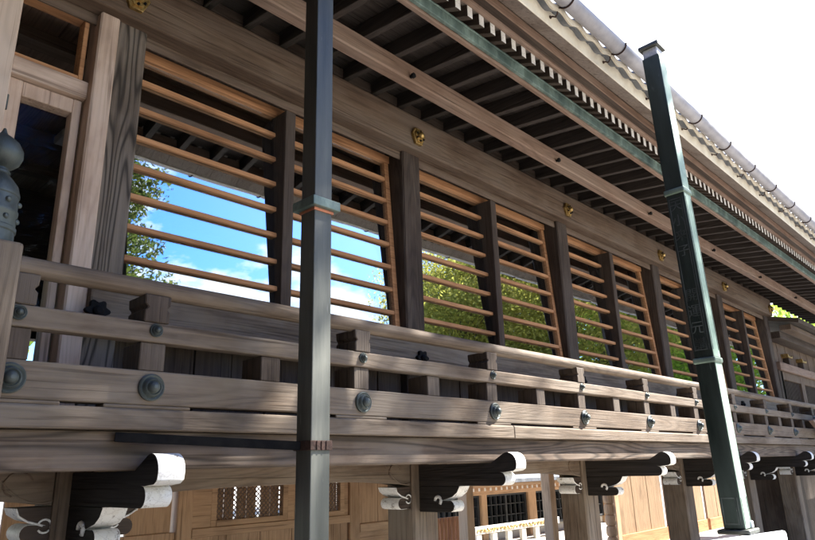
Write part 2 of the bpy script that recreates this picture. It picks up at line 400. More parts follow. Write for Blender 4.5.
# bracket arms with white painted noses
nose = [(.86, .0055), (.803, .0055)] + arc(.7645, .0035, .0205, 62, 195, 12) + [(.7455, -.0065), (.7525, -.0105), (.775, -.0125)] + arc(.7835, -.0245, .0125, 105, 262, 9) + [(.81, -.0372), (1.0, -.0372), (1.0, .0055)]
def nose_mats(poly, lim):
    out = []
    for i in range(len(poly)):
        q = poly[(i+1) % len(poly)]; p = poly[i]
        out.append(1 if max(p[0], q[0]) < lim else 0)
    return out
HW = .026
ar = MB().prism(nose, 0, CX-.012, CX+.022, smooth=True, side_mi=nose_mats(nose, .7935), cap_mi=0).build('bracket_arm', ['black', 'white'], B, .003)
copies(ar, [(BAY*i, 0, 0) for i in ext])
low = [(1.0, -.0376), (.925, -.0376)] + arc(.934, -.050, .0145, 100, 200, 6) + [(.926, -.0585), (.915, -.0565), (.905, -.0605)] + arc(.9045, -.073, .0125, 110, 255, 8) + [(.93, -.0855), (1.0, -.0855)]
low = [(1.0, -.0376), (.885, -.0376), (.893, -.050), (.906, -.0585), (.926, -.0635), (.934, -.066)] + arc(.9125, -.0765, .0110, 75, 260, 8) + [(.935, -.0885), (1.0, -.0885)]
la = MB().prism(low, 0, CX-.012, CX+.022, smooth=True, side_mi=nose_mats(low, .936), cap_mi=0)
la.tube([(CX-.0135, .942+.008*math.cos(a*.5), -.066+.008*math.sin(a*.5)) for a in range(9)], .0032, 8, K, 1)
lb = la.build('bracket_arm', ['black', 'white'], B, .003)
copies(lb, [(BAY*i, 0, 0) for i in ext])
# cross arms along the wall (both sides of each post) with swirl outline
def cross(sgn):
    pts = [(.032, -.0376), (.083, -.0376), (.079, -.047), (.067, -.0545), (.055, -.058), (.048, -.0605)] + arc(.064, -.0705, .0115, 100, -80, 8) + [(.05, -.0815), (.032, -.0815)]
    poly = [(CX+.008+sgn*x, z) for x, z in pts]
    mm = [1 if 0 < i < len(poly)-2 else 0 for i in range(len(poly))]
    m_ = MB().prism(poly, 1, 1.004, 1.056, smooth=True, side_mi=mm)
    sw = [(CX+.008+sgn*(.046+.0085*math.cos(a)), 1.0025, -.062+.0085*math.sin(a)) for a in [PI*.1+i*.45 for i in range(13)]]
    m_.tube(sw, .0016, 6, K, 1)
    m_.tube([(CX+.008+sgn*x, 1.003, z-.001) for x, z in pts[1:6]], .0016, 6, K, 1)
    return m_.build('cross_arm', ['old_x', 'white'], B, .002)
for s_ in (-1, 1):
    o = cross(s_); copies(o, [(BAY*i, 0, 0) for i in ext])
# curved tie beams between the posts
for i in range(-1, 5):
    a, b_ = CX+BAY*i+.048, CX+BAY*(i+1)-.032; n = 22; top = []; bot = []
    for j in range(n+1):
        u = j/n; e = 1-abs(2*u-1)**4
        bot.append((a+(b_-a)*u, -.0365+.0135*e)); top.append((a+(b_-a)*u, .0285))
    tb = MB().prism(bot+top[::-1], 1, 1.002, 1.05)
    for sx, q in ((1, a), (-1, b_)):
        tb.tube([(q+sx*(.045+.018*math.cos(w)), 1.001, -.008+.016*math.sin(w)) for w in [i_*.5-1.2 for i_ in range(9)]], .0014, 6, K, 1)
        tb.tube([(q+sx*(.0+.11*u), 1.001, -.030+.035*u*u*4-.04*u) for u in [i_/8 for i_ in range(9)]], .0012, 6, K, 0)
    tb.build('tie_beam', ['rail_x', 'beam_x'], B, .006)

# panels between the rear support posts (lattice, planks, or open)
def lattice(x0, x1, z0, z1, y, parent, s=.0105, r=.0019):
    m_ = MB(); w_, h_ = x1-x0, z1-z0
    c = -h_
    while c < w_:
        for sg in (1, -1):
            u0 = max(0, c); u1 = min(w_, c+h_)
            if u1 > u0:
                if sg == 1: p, q = (x0+u0, z0+(u0-c)), (x0+u1, z0+(u1-c))
                else: p, q = (x0+u0, z1-(u0-c)), (x0+u1, z1-(u1-c))
                m_.tube([(p[0], y+sg*r*.8, p[1]), (q[0], y+sg*r*.8, q[1])], r, 4, K, 0, False)
        c += s*1.5
    return m_.build('lattice', 'pink_x', parent)
def bay_x(i): return CX+BAY*i+.026, CX+BAY*(i+1)-.026
a, b_ = bay_x(1)
for (q0, q1) in ((a+.07, a+.37), (a+.40, b_-.02)):
    fr = MB()
    fr.box(q0-.001, q0+.02, 2.0115, 2.0355, -.1658, -.03); fr.box(q1-.02, q1+.001, 2.0115, 2.0355, -.1658, -.03)
    fr.box(q0+.02, q1-.02, 2.01, 2.035, -.165, -.147); fr.box(q0+.02, q1-.02, 2.01, 2.035, -.045, -.03)
    f = fr.build('lattice_window', 'new_x', B, .004)
    lattice(q0+.021, q1-.021, -.1465, -.0455, 2.022, f)
    w_ = MB(); u = q0+.02
    while u < q1-.03: w_.box(u, min(u+.036, q1-.02), 2.0355, 2.04, -.175, -.03); u += .036+random.choice((.003, .012, .001, .02))
    w_.build('slats', 'new_z', f)
pl = MB(); pl.box(a, b_, 2.0, 2.035, -.192, -.1655); pl.box(a, a+.0695, 2.012, 2.035, -.1652, -.0302); pl.box(a+.3705, a+.3995, 2.012, 2.035, -.1652, -.0302); pl.box(b_-.0195, b_, 2.012, 2.035, -.1652, -.0302)
pl.box(a, b_, 2.0, 2.04, -.0298, .03); pl.build('panel_frame', 'new_x', B, .004)
pl = MB()
for j in range(5):
    u = (b_-a)/5; pl.box(a+u*j+.001, a+u*(j+1)-.001, 2.015, 2.03, GZ-.01, -.1925)
pl.build('plank_panel', 'new_z', B, .004)
a, b_ = bay_x(0)
pl = MB()
for j in range(4):
    u = (b_-a)/4; pl.box(a+u*j+.001, a+u*(j+1)-.004, 2.015, 2.03, GZ-.01, -.1925); pl.box(a+u*j+.012, a+u*(j+1)-.012, 2.018, 2.03, -.17, -.02)
pl.box(a, b_, 2.008, 2.035, -.192, -.1705); pl.build('plank_panel', 'new_z', B, .004)
for i in (2, 5, 6, 7, 8, 9):
    a, b_ = bay_x(i); pl = MB(); u = (b_-a)/6
    x_hi = b_ if i != 2 else a+.36
    for j in range(6):
        if a+u*(j+1) <= x_hi+.01: pl.box(a+u*j+.001, a+u*(j+1)-.001, 2.014+.002*(j % 2), 2.03, -.2005 if i == 2 else -.42, .04)
    pl.build('plank_panel', 'new_z' if i == 2 else 'tan_z', B, .003)
    pl = MB()
    if i != 2: pl.box(a, x_hi, 2.0, 2.035, GZ-.01, -.4205); pl.build('panel_rail', 'bar_x', B, .004)
    if i == 2: pl.box(a, x_hi, 2.0, 2.035, -.232, -.201); pl.box(a, x_hi, 2.01, 2.03, GZ-.01, -.2322); pl.build('panel_rail', 'new_x', B, .004)

# rafters, eave boards
NR = 8; SR = BAY/NR
def rz(y): return .857-.1161*(1-y)
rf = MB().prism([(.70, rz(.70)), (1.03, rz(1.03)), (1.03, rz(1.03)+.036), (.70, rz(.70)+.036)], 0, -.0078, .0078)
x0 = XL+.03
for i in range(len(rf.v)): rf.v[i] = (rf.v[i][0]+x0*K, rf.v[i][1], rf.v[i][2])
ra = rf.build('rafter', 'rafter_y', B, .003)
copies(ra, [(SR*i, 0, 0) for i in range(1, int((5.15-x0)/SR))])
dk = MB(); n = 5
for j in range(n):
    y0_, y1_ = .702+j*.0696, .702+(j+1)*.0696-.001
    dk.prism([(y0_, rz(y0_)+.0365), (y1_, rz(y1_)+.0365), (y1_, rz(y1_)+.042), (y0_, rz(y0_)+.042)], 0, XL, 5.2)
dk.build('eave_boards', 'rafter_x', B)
MB().prism([(.6890, .8225), (.6995, .8225), (.6995, .8560), (.6890, .8555)], 0, XL, 5.2).build('eave_edge_board', 'pink_x', B, .003)
gs = MB().prism([(.680, .8288), (.6885, .8288), (.6885, .8512), (.680, .8512)], 0, XL, 5.2)
gs.prism([(.6765, .8488), (.6798, .8488), (.6798, .8528), (.6765, .8528)], 0, XL, 5.2)
gs.build('copper_strip', 'verdigris', B, .002)
SF = BAY/19
fl = MB()
fprof = [(.648, .8405), (.6795, .8545), (.74, .874), (.74, .898), (.648, .8665)]
fl.prism(fprof, 0, -.0078, .0078, side_mi=[0, 0, 0, 0, 1])
xf = .55
for i in range(len(fl.v)): fl.v[i] = (fl.v[i][0]+xf*K, fl.v[i][1], fl.v[i][2])
fa = fl.build('flying_rafter', ['old_y', 'white'], B, .002)
copies(fa, [(SF*i, 0, 0) for i in range(1, 90)])
fl = MB(); x = xf+SF*90
while x < 5.15: fl.prism(fprof, 0, x-.0078, x+.0078, side_mi=[0, 0, 0, 0, 1]); x += SF
x = xf-SF
while x > XL+.02: fl.prism(fprof, 0, x-.0078, x+.0078, side_mi=[0, 0, 0, 0, 1]); x -= SF
fl.build('flying_rafter', ['old_y', 'white'], B, .002, stuff=True)
MB().prism([(.650, .868), (.745, .901), (.745, .907), (.650, .874)], 0, XL, 5.2).build('flying_eave_boards', 'soffit_x', B)
MB().box(XL, 5.2, .637, .6495, .8667, .8745).build('eave_batten', 'pink_x', B, .003)
MB().box(XL, 5.2, .6205, .6368, .8725, .8775).build('eave_board', 'old_x', B, .002)
MB().prism([(.618, .8725), (.6203, .8725), (.6203, .892), (.615, .892)], 0, XL, 5.2).build('eave_batten', 'pink_x', B, .003)
so = MB(); x = XL
while x < 5.19:
    e_ = .0006*random.random(); so.prism([(.5690, .8655+e_), (.6148, .8925+e_), (.6148, .898), (.5690, .871)], 0, x+.0004, min(x+.042, 5.2)-.0004); x += .042
so.build('eave_soffit', 'soffit_y', B)
MB().prism([(.5655, .8625), (.5685, .8625), (.5685, .9000), (.5635, .9020)], 0, XL, 5.2).build('fascia_board', 'whitewood', B, .003)

# roof: wavy tile sheet with round ridges
SL = .52
def sheet(x0, x1, y0, z0, y1, z1, amp=.0055, per=.0705, th=.012):
    m_ = MB(); n = int((x1-x0)/per*8); top = []; bot = []
    for i in range(n+1):
        x = x0+(x1-x0)*i/n; h = amp*math.cos(2*PI*x/per); top.append((x, h+th)); bot.append((x, h))
    vs = [(x*K, y*K, (z+h)*K) for (y, z) in ((y0, z0), (y1, z1)) for L in (top, bot) for x, h in L]
    q = n+1; fs = []
    for i in range(n):
        fs += [(i, i+1, 2*q+i+1, 2*q+i), (q+i+1, q+i, 3*q+i, 3*q+i+1), (i+1, i, q+i, q+i+1), (2*q+i, 2*q+i+1, 3*q+i+1, 3*q+i)]
    return m_.add(vs, fs, 0, True)
YR = 1.53; ZR = .8860+SL*(YR-.548)
rs = sheet(XL-.05, 5.2, .548, .8860, 1.04, .8860+SL*(1.04-.548))
x = math.ceil((XL-.05)/.0705)*.0705
while x < 5.2:
    rs.tube([(x, .552, .9035), (x, 1.04, .9035+SL*(1.04-.552))], .0115, 10, K); x += .0705
rs.build('roof', 'tile', B)
sheet(XL-.05, 5.2, .5425, .8830, .5475, .8855, th=.016).build('scalloped_board', 'whitewood', B)
rs = sheet(XL-.05, XR+.05, 1.04, .8860+SL*(1.04-.548), YR, ZR)
rs.prism([(YR+.001, ZR), (2.5, ZR-SL*(2.5-YR)), (2.5, ZR-SL*(2.5-YR)+.02), (YR+.001, ZR+.02)], 0, XL-.05, XR+.05)
rs.prism(arc(YR, ZR+.03, .05, 0, 180, 10), 0, XL-.06, XR+.06)
rs.build('roof', 'tile', B)
MB().prism([(.62, .900), (.745, .9085), (1.04, 1.02), (1.04, 1.06), (.62, .912)], 0, XL, 5.2).build('roof_deck', 'old_x', B)
MB().prism([(1.04, .885), (2.2, .885), (YR, ZR-.03), (1.04, 1.06)], 0, XL, XL+.02).build('gable_wall', 'old_z', B)
MB().prism([(1.06, .825), (2.1, .825), (YR, ZR-.03), (1.06, 1.06)], 0, XR-.02, XR).build('gable_wall', 'old_z', B)

# gutter with iron brackets
gt = MB(); GY, GZZ, GR = .5245, .9045, .0176
pr = arc(GY, GZZ, GR, 178, 362, 14)+arc(GY, GZZ, GR-.0012, 362, 178, 14)
gt.prism(pr, 0, XL, 5.2, smooth=True)
gu = gt.build('gutter', 'gutter', B)
bk = MB().tube([(.82, .5655, .883), (.82, .559, .882), (.82, .552, .877), (.82, .547, .882), (.82, .546, .893)]+[(.82, y, z) for y, z in arc(GY, GZZ, GR+.0018, 325, 180, 9)], .0017, 8, K)
bk.tube([(.82, .567, .883), (.82, .5625, .883)], .0036, 8, K)
k0 = bk.build('gutter_bracket', 'rust', gu)
for i in range(1, 20):
    c = k0.copy(); col.objects.link(c); c.parent = gu; c.location = Vector((.226*i*K, 0, 0))

# ------------------------------------------------------------------ veranda railing
RG = thing('veranda_railing', 'low silvered wooden balustrade with round top rail and bronze bosses along the veranda edge', 'railing', (.2*K, .8*K, .0768*K))
RX0, RX1 = .205, cols[5]+.95
tr = MB().tube([(RX0-.02, .8, .229), (1.2, .8, .229), (2.4, .8, .229), (RX1, .8, .229)], .0118, 20, K).build('top_rail', 'rail_x', RG)
MB().box(RX0-.01, RX1, .789, .811, .159, .184).build('middle_rail', 'rail_x', RG, .008, 2)
bb = MB().box(RX0-.03, RX1, .790, .816, .0815, .1232)
x = RX0-.03; bosses = [.213, .370]+[.370+BAY/2*i for i in range(1, 12)]
segs = [RX0-.03]+[v for b0 in bosses for v in (b0-.055, b0+.055)]+[RX1]
for i in range(1, len(segs)-1, 2): bb.box(max(segs[i], RX0-.03), segs[i+1], .7905, .8155, .0769, .0815)
bb.build('bottom_board', 'rail_x', RG, .006, 2)
def strut(b0, boss=True):
    w = .0165
    m_ = MB().box(b0-w, b0+w, .7925, .842, .1234, .1588)
    if boss:
        m_.build('strut', 'strut_z', RG, .004); m_ = MB()
        prof = [(-.0165, .1842), (.0165, .1842), (.0165, .1985), (.0125, .203), (.0165, .2075), (.0175, .2195), (-.0175, .2195), (-.0165, .2075), (-.0125, .203), (-.0165, .1985)]
        m_.prism([(b0+x, z) for x, z in prof], 1, .788, .838)
    return m_.build('bearing_block' if boss else 'strut', 'strut_z', RG, .004)
s0 = strut(bosses[1]); copies(bpy.data.objects['strut'], [(q-bosses[1], 0, 0) for q in bosses if q != bosses[1]]); copies(s0, [(q-bosses[1], 0, 0) for q in bosses if q != bosses[1]])
s1 = strut(bosses[1]+BAY/4, False); copies(s1, [(BAY/2*i, 0, 0) for i in range(1, 11)])
big = [(.0165, 0), (.0165, .003), (.0148, .0045), (.0125, .0032), (.0118, .0038), (.0112, .007), (.0095, .0085), (.0080, .0068), (.0074, .0072), (.0070, .0105), (.0050, .0135), (.002, .0148)]
g0 = MB().lathe(big, (bosses[1], .790, .1027), '-y', 32, K).build('boss', 'bronze', RG)
copies(g0, [(q-bosses[1], 0, 0) for q in bosses if q != bosses[1]])
h0 = MB().lathe([(r*.52, h*.6) for r, h in big], (bosses[1], .789, .174), '-y', 24, K).build('boss', 'bronze', RG)
copies(h0, [(q-bosses[1], 0, 0) for q in bosses if q != bosses[1]])
NXX = .174
nw = MB().prism([(NXX-.03, .77), (NXX+.03, .77), (NXX+.03, .83), (NXX-.03, .83)], 2, .0769, .2475).build('newel_post', 'rail_z', RG, .012, 2)
gb = [(.0, .389), (.0015, .388), (.0028, .384), (.0045, .3805), (.010, .377), (.0175, .3705), (.0225, .361), (.0228, .354), (.020, .346), (.014, .340), (.0105, .3375), (.0108, .335), (.0125, .3335), (.0125, .331), (.0115, .330), (.0165, .325), (.0225, .317), (.0248, .309), (.0255, .3065), (.0255, .3045), (.0245, .3035), (.0250, .288), (.0262, .2865), (.0262, .2825), (.0250, .281), (.0252, .268), (.0266, .2665), (.0266, .2625), (.0252, .261), (.0258, .2478)]
gi = MB().lathe(gb[::-1], (NXX, .80, 0), 'z', 36, K)
for z in (.296, .276):
    for a in (-2.2, -1.2, -.35):
        gi.lathe([(.0036, 0), (.003, .002), (.0012, .0032)], (NXX+.0252*math.cos(a), .8+.0245*math.sin(a), z), '-y', 10, K)
gi.build('finial', 'bronze', nw)

# ------------------------------------------------------------------ bronze posts in front
FP = thing('metal_post', 'tall grey square metal post with plain collar and rusty strap, nearest the camera', 'post', (.5485*K, .6955*K, GZ*K), 'square bronze posts in front of the corridor')
fx0, fx1, fy0, fy1 = .533, .564, .68, .711
MB().box(fx0, fx1, fy0, fy1, GZ+.06, 1.62).build('shaft', 'darkbronze', FP, .004, 2)
cl = MB().box(fx0-.009, fx1+.009, fy0-.009, fy1+.009, .3545, .3685)
cl.build('collar', 'verdigris', FP, .004, 2)
MB().box(fx0-.002, fx1+.002, fy0-.002, fy1+.002, .3505, .3543).build('collar_edge', 'copper', FP, .001)
st = MB().box(fx0-.0025, fx1+.0025, fy0-.0025, fy1+.0025, .0245, .0365)
for q in (.25, .5, .75): st.box(fx0+(fx1-fx0)*q-.001, fx0+(fx1-fx0)*q+.001, fy0-.0035, fy0-.0024, .0245, .0365)
st.build('strap', 'rust', FP, .002)
br = MB()
pA, pB = Vector((fx0-.002, .700, .0305))*K, Vector((.334, .795, .0435))*K
d_ = (pB-pA).normalized(); up = Vector((0, 0, 1)); sd = d_.cross(up).normalized(); uu = sd.cross(d_)
vs = [p+sd*a_*.004*K+uu*b2*.0055*K for p in (pA, pB) for a_ in (-1, 1) for b2 in (-1, 1)]
br.add(vs, [(0, 1, 3, 2), (4, 6, 7, 5), (0, 4, 5, 1), (2, 3, 7, 6), (0, 2, 6, 4), (1, 5, 7, 3)])
br.build('brace', 'iron', FP, .002)
MB().prism([(fx0-.012, fy0-.012), (fx1+.012, fy0-.012), (fx1+.012, fy1+.012), (fx0-.012, fy1+.012)], 2, GZ+.055, GZ+.075).build('foot_plate', 'darkbronze', FP, .004)
sb = MB().box(fx0-.12, fx1+.12, fy0-.12, fy1+.12, GZ-.02, GZ+.055).build('plinth', 'stone', FP, .02, 2)

S = .80; BX, BY, BZ, W = 5.155*S, 1.845*S, -.505*S, .146*S      # metres
cx_, cy_ = BX+W/2, BY-W/2; h = W/2
RP = thing('metal_post', 'leaning square bronze post with incised characters and small cap on a pale stone block', 'post', (cx_, cy_, BZ), 'square bronze posts in front of the corridor')
def sq(h, z0, z1):
    return MB().box(cx_-h, cx_+h, cy_-h, cy_+h, z0, z1, 1)
sq(h, BZ+.025, 3.39*S).build('shaft', 'rightbronze', RP, .007, 2)
def face_strips(z0, z1):
    bs = [(cx_-h-.003, cx_-h+.002, y-.0025, y+.0025, z0, z1) for y in (cy_-h+.015, cy_-h+.027, cy_+h-.015)]
    bs += [(x-.0025, x+.0025, cy_-h-.003, cy_-h+.002, z0, z1) for x in (cx_-h+.014, cx_+h-.014)]
    bs += [(cx_-h-.003, cx_-h+.002, cy_-h+.030, cy_+h-.018, z, z+.007) for z in (z0, z1-.007)]
    for b_ in bs: MB().box(*b_, 1).build('raised_border', 'bronze', RP)
for q0, q1 in ((BZ+.03, .698*S), (.747*S, 2.083*S), (2.137*S, 3.385*S)): MB().box(cx_-h+.004, cx_+h-.004, cy_-h-.0015, cy_-h+.001, q0, q1, 1).build('sunlight_tint_sheet', 'mint', RP)  # thin paler sheets paint the sunlight onto the post's outer side
face_strips(.80*S, 2.05*S); face_strips(BZ+.05, -.26*S)
sq(h+.010, 2.085*S, 2.135*S).build('collar', 'greenbronze', RP, .010, 2)
sq(h+.010, .70*S, .745*S).build('collar', 'greenbronze', RP, .010, 2)
sq(h+.03, BZ, BZ+.024).build('foot_plate', 'darkbronze', RP, .005)
MB().box(cx_+h-.026, cx_+h+.010, cy_-h-.010, cy_-h+.017, BZ+.0245, BZ+.065, 1).build('foot_clip', 'stone', RP, .005)
sq(h*.86, 3.3905*S, 3.475*S).build('flare_neck', 'stone', RP, .005)  # pale block paints in the bright flare under the cap
cp = MB(); e_ = h+.012; q4 = ((-1, -1), (1, -1), (1, 1), (-1, 1))
cp.add([(cx_+a_*e_, cy_+b2*e_, 3.4755*S) for a_, b2 in q4]+[(cx_+a_*e_, cy_+b2*e_, 3.51*S) for a_, b2 in q4]+[(cx_, cy_, 3.55*S)],
       [(3, 2, 1, 0), (0, 1, 5, 4), (1, 2, 6, 5), (2, 3, 7, 6), (3, 0, 4, 7), (4, 5, 8), (5, 6, 8), (6, 7, 8), (7, 4, 8)])
cp.build('cap', 'darkbronze', RP, .004)
def glyphs(chars, z_top, step, size, x, y):
    for i, ch in enumerate(chars):
        cu = bpy.data.curves.new('incised_character', 'FONT'); cu.body = ch; cu.size = size; cu.align_x = 'CENTER'; cu.extrude = .0015
        ob = bpy.data.objects.new('tmp', cu); col.objects.link(ob)
        dg = bpy.context.evaluated_depsgraph_get(); me = bpy.data.meshes.new_from_object(ob.evaluated_get(dg))
        bpy.data.objects.remove(ob)
        zc = z_top-i*step
        me.transform(Matrix(((0, 0, -1, x), (-1, 0, 0, y), (0, 1, 0, zc-size*.38), (0, 0, 0, 1))))
        me.transform(Matrix.Translation(-WORLD[RP.name])); me.materials.clear(); me.materials.append(M['bronze'])
        o = bpy.data.objects.new('incised_character', me); col.objects.link(o); o.parent = RP
glyphs('天小来子', 1.99*S, .128*S, .100*S, cx_-h-.0005, cy_+.004)
glyphs('開運元講', 1.24*S, .130*S, .105*S, cx_-h-.0005, cy_+.004)
th = math.radians(1.25)
RP.rotation_euler = (-.72*th, -.69*th, 0)
zq = -BZ
cor = [(11.25*zq, 3.15*zq), (7.6*zq, 2.12*zq), (6.6*zq, 3.2*zq), (7.4*zq, 4.02*zq)]
sb2 = MB().prism(cor, 2, -1.62, BZ-.0005, 1).build('stone_block', 'stone', None, .02, 2)
tag(sb2, 'pale blue-white stone block carrying the leaning inscribed post at lower right', 'stone block')

# ceiling lamp inside the door bay
lm = MB().box(.44, .50, 1.50, 1.56, .755, .7745).build('ceiling_lamp', 'plaster', None, .01)
tag(lm, 'small flat unlit lamp on the dark ceiling seen through the glass door', 'lamp')

# ------------------------------------------------------------------ wing at the right end
Wg = thing('wing_building', 'brown wooden wing with lattice windows and low roof at the far end of the corridor', 'building', (4.6*K, 1.2*K, GZ*K))
wl = MB()
for j in range(26):
    wl.box(3.96+j*.08+.001, 3.96+(j+1)*.08-.001, 1.03+.002*(j % 2), 1.05, .50, .625)
wl.build('wall', 'beam_z', Wg, .003)
MB().box(3.95, 6.05, .985, 1.06, .455, .4995).build('waist_beam', 'pink_x', Wg, .008)
MB().box(3.95, 6.05, .96, 1.06, .6255, .662).build('eave_beam', 'old_x', Wg, .006)
MB().box(3.95, 6.05, .90, .958, .664, .692).build('eave_purlin', 'beam_x', Wg, .006)
MB().prism([(.86, .693), (1.34, .80), (1.34, .825), (.855, .716)], 0, 3.945, 6.06).build('roof', 'old_y', Wg)
MB().box(3.95, 6.05, 1.06, 1.28, GZ, .62).build('wall', 'old_z', Wg)
for j in range(4):
    x0_ = 3.985+j*.42
    fr = MB(); fr.box(x0_, x0_+.035, 1.0, 1.04, .08, .454); fr.box(x0_+.385, x0_+.419, 1.0, 1.04, .08, .454)
    fr.box(x0_+.0352, x0_+.3848, 1.002, 1.038, .41, .4538); fr.box(x0_+.0352, x0_+.3848, 1.002, 1.038, .08, .12)
    f = fr.build('lattice_window', 'beam_z', Wg, .005)
    m_ = MB()
    for q in range(16): m_.box(x0_+.04+q*.0215, x0_+.049+q*.0215, 1.012, 1.02, .1203, .4097)
    for q in range(14): m_.box(x0_+.0354, x0_+.3846, 1.0205, 1.026, .13+q*.02, .137+q*.02)
    m_.build('lattice', 'old_z', f)
for j in range(2):
    m_ = MB().box(4.20+j*.30, 4.225+j*.30, 1.0, 1.028, .50, .545)
    m_.build('bracket', 'old_z', Wg, .003)
    MB().prism([(4.17+j*.3, .545), (4.255+j*.3, .545), (4.262+j*.3, .562), (4.235+j*.3, .553), (4.19+j*.3, .553), (4.163+j*.3, .565)], 1, .992, 1.028).build('bracket_cap', 'gold', Wg, .002)
MB().box(3.95, 4.02, 1.0, 1.07, GZ, .46).build('post', 'old_z', Wg, .01)

# unseen hall added at the left to block sky light there
MH = thing('shade_hall', 'unseen tall dark hall added at the left to shade the railing and posts', 'building', (-5, 0, -1.6))
MB().box(-7.5, -2.5, -14.0, 6.0, -1.6, 8.2, 1).build('wall', 'old_z', MH, .02)
for y in (-13.8, -11, -8, -5, -2, 1, 2.3): MB().box(-2.4999, -2.25, y-.12, y+.12, -1.6, 7.4, 1).build('post', 'old_z', MH, .02)
MB().prism([(-8.9, 7.6), (-1.3, 7.6), (-5, 11.2)], 1, -15.2, 7.2, 1).build('roof', 'tile', MH)

MB().prism([(-3, 5.3), (.9, 4.3), (.9, 4.45), (-3, 5.5)], 1, -9, .3, 1).build('shade_roof', 'old_y', MH)  # unseen roof on posts, added to darken the left end of the railing
for y in (-8.6, -4.3): MB().box(.2, .45, y-.12, y+.12, -1.6, 4.3, 1).build('shade_roof_post', 'old_z', MH, .02)
# brown plank end by the railing far right
bp_ = MB().prism([(3.30, .118), (3.62, .095), (3.62, .19), (3.22, .148)], 1, .72, .74).build('wooden_board', 'pink_x', None, .006)
tag(bp_, 'reddish brown wooden board end in front of the railing at the far right', 'board')
po = MB().box(3.56, 3.60, .741, .77, GZ-.01, .16).build('board_post', 'old_z', None, .01)
bp_['category'] = 'board'
po.parent = bp_; 

# ------------------------------------------------------------------ hall across the courtyard
HY = 3.0
H = thing('wooden_hall', 'bright tan wooden hall with dark barred windows across the courtyard behind the corridor', 'building', (4.4*K, 3.1*K, GZ*K))
for x0_, x1_ in ((3.30, 3.335), (3.84, 3.905), (4.42, 4.525), (5.04, 5.10), (5.60, 5.66)):
    MB().box(x0_, x1_, HY-.02, HY+.06, GZ-.01, -.165).build('post', 'new_z', H, .015)
MB().box(3.25, 5.7, HY-.03, HY+.06, -.1955, -.1655).build('head_beam', 'new_x', H, .01)
MB().box(3.25, 5.7, HY+.02, HY+.08, GZ-.01, -.445).build('wall', 'plaster', H, .01)
for x0_, x1_ in ((3.336, 3.839), (3.906, 4.419), (4.526, 5.039), (5.101, 5.599)):
    fr = MB(); fr.box(x0_, x0_+.02, HY, HY+.03, -.44, -.196); fr.box(x1_-.02, x1_, HY, HY+.03, -.44, -.196)
    fr.box(x0_+.0202, x1_-.0202, HY, HY+.03, -.44, -.425); fr.box(x0_+.0202, x1_-.0202, HY, HY+.03, -.211, -.196)
    n = 8
    for j in range(1, n): q = x0_+.02+(x1_-x0_-.04)*j/n; fr.box(q-.003-.008*(j == 4), q+.003+.008*(j == 4), HY+.005, HY+.025, -.4249, -.2111)
    for z in (-.27, -.345): fr.box(x0_+.0203, x1_-.0203, HY+.008, HY+.022, z-.003, z+.003)
    f = fr.build('window', 'bluegrey', H, .002)
    MB().box(x0_+.02, x1_-.02, HY+.0262, HY+.0282, -.425, -.211).build('pane', 'farglass', f)
    MB().box(x0_+.2, x0_+.36, HY+.06, HY+.064, -.43, -.21).build('curtain', 'blue', f)
MB().box(3.25, 5.7, HY+.5, HY+.55, GZ-.01, -.1).build('rear_wall', 'old_z', H)
ra = MB().prism([(HY-.20, -.160), (HY+.2, -.10), (HY+.2, -.075), (HY-.20, -.140)], 0, 3.27, 3.29, side_mi=[0, 0, 0, 1]).build('rafter', ['new_y', 'white'], H, .002)
copies(ra, [(.062*i, 0, 0) for i in range(1, 40)])
MB().prism([(HY-.23, -.136), (HY+.25, -.064), (HY+.25, -.04), (HY-.23, -.115)], 0, 3.2, 5.75).build('eave', 'new_x', H, .004)
MB().prism([(HY-.26, -.113), (HY+.6, .09), (HY+.6, .115), (HY-.26, -.09)], 0, 3.18, 5.78).build('roof', 'tile', H)

# white balustrade with carved gilt frieze in front of the hall
Fz = thing('carved_balustrade', 'low white balustrade with a gilt carved frieze in front of the tan hall', 'railing', (4.3*K, 2.8*K, GZ*K))
fy = 2.8
s_ = fy/5
MB().box(6.3*s_, 8.1*s_, fy, fy+.03, -.752*s_, -.672*s_).build('frieze', 'plaster', Fz, .006)
rng = random.Random(3); m_ = MB()
for q in range(26):
    cx0 = (6.36+q*.066)*s_; zz = -.712*s_
    pts = [(cx0+.018*math.cos(w)*(1+.3*rng.random()), fy-.002, zz+.011*math.sin(w*1.7+q)) for w in [i*.7 for i in range(9)]]
    m_.tube(pts, .0032, 6, K)
m_.build('carving', 'gold', Fz)
bl = MB().box(6.33*s_, 6.42*s_, fy+.004, fy+.028, GZ-.01, -.7522*s_).build('baluster', 'plaster', Fz, .006)
copies(bl, [(.3*s_*i, 0, 0) for i in range(1, 6)])

# picket fence
Pk = thing('picket_fence', 'short orange-brown picket fence standing in the sunlit courtyard below the corridor', 'fence', (2.8*K, 2.4*K, GZ*K))
k_ = 2.4/3
MB().box(3.22*k_, 3.70*k_, 2.412, 2.425, -.345*k_, -.332*k_).build('rail', 'picket', Pk, .004)
MB().box(3.22*k_, 3.70*k_, 2.412, 2.425, -.56*k_, -.54*k_).build('rail', 'picket', Pk, .004)
pk = MB().box(3.23*k_, 3.256*k_, 2.40, 2.4115, GZ-.01, -.318*k_).build('picket', 'picket', Pk, .003)
copies(pk, [(.0385*k_*i, 0, 0) for i in range(1, 12)])

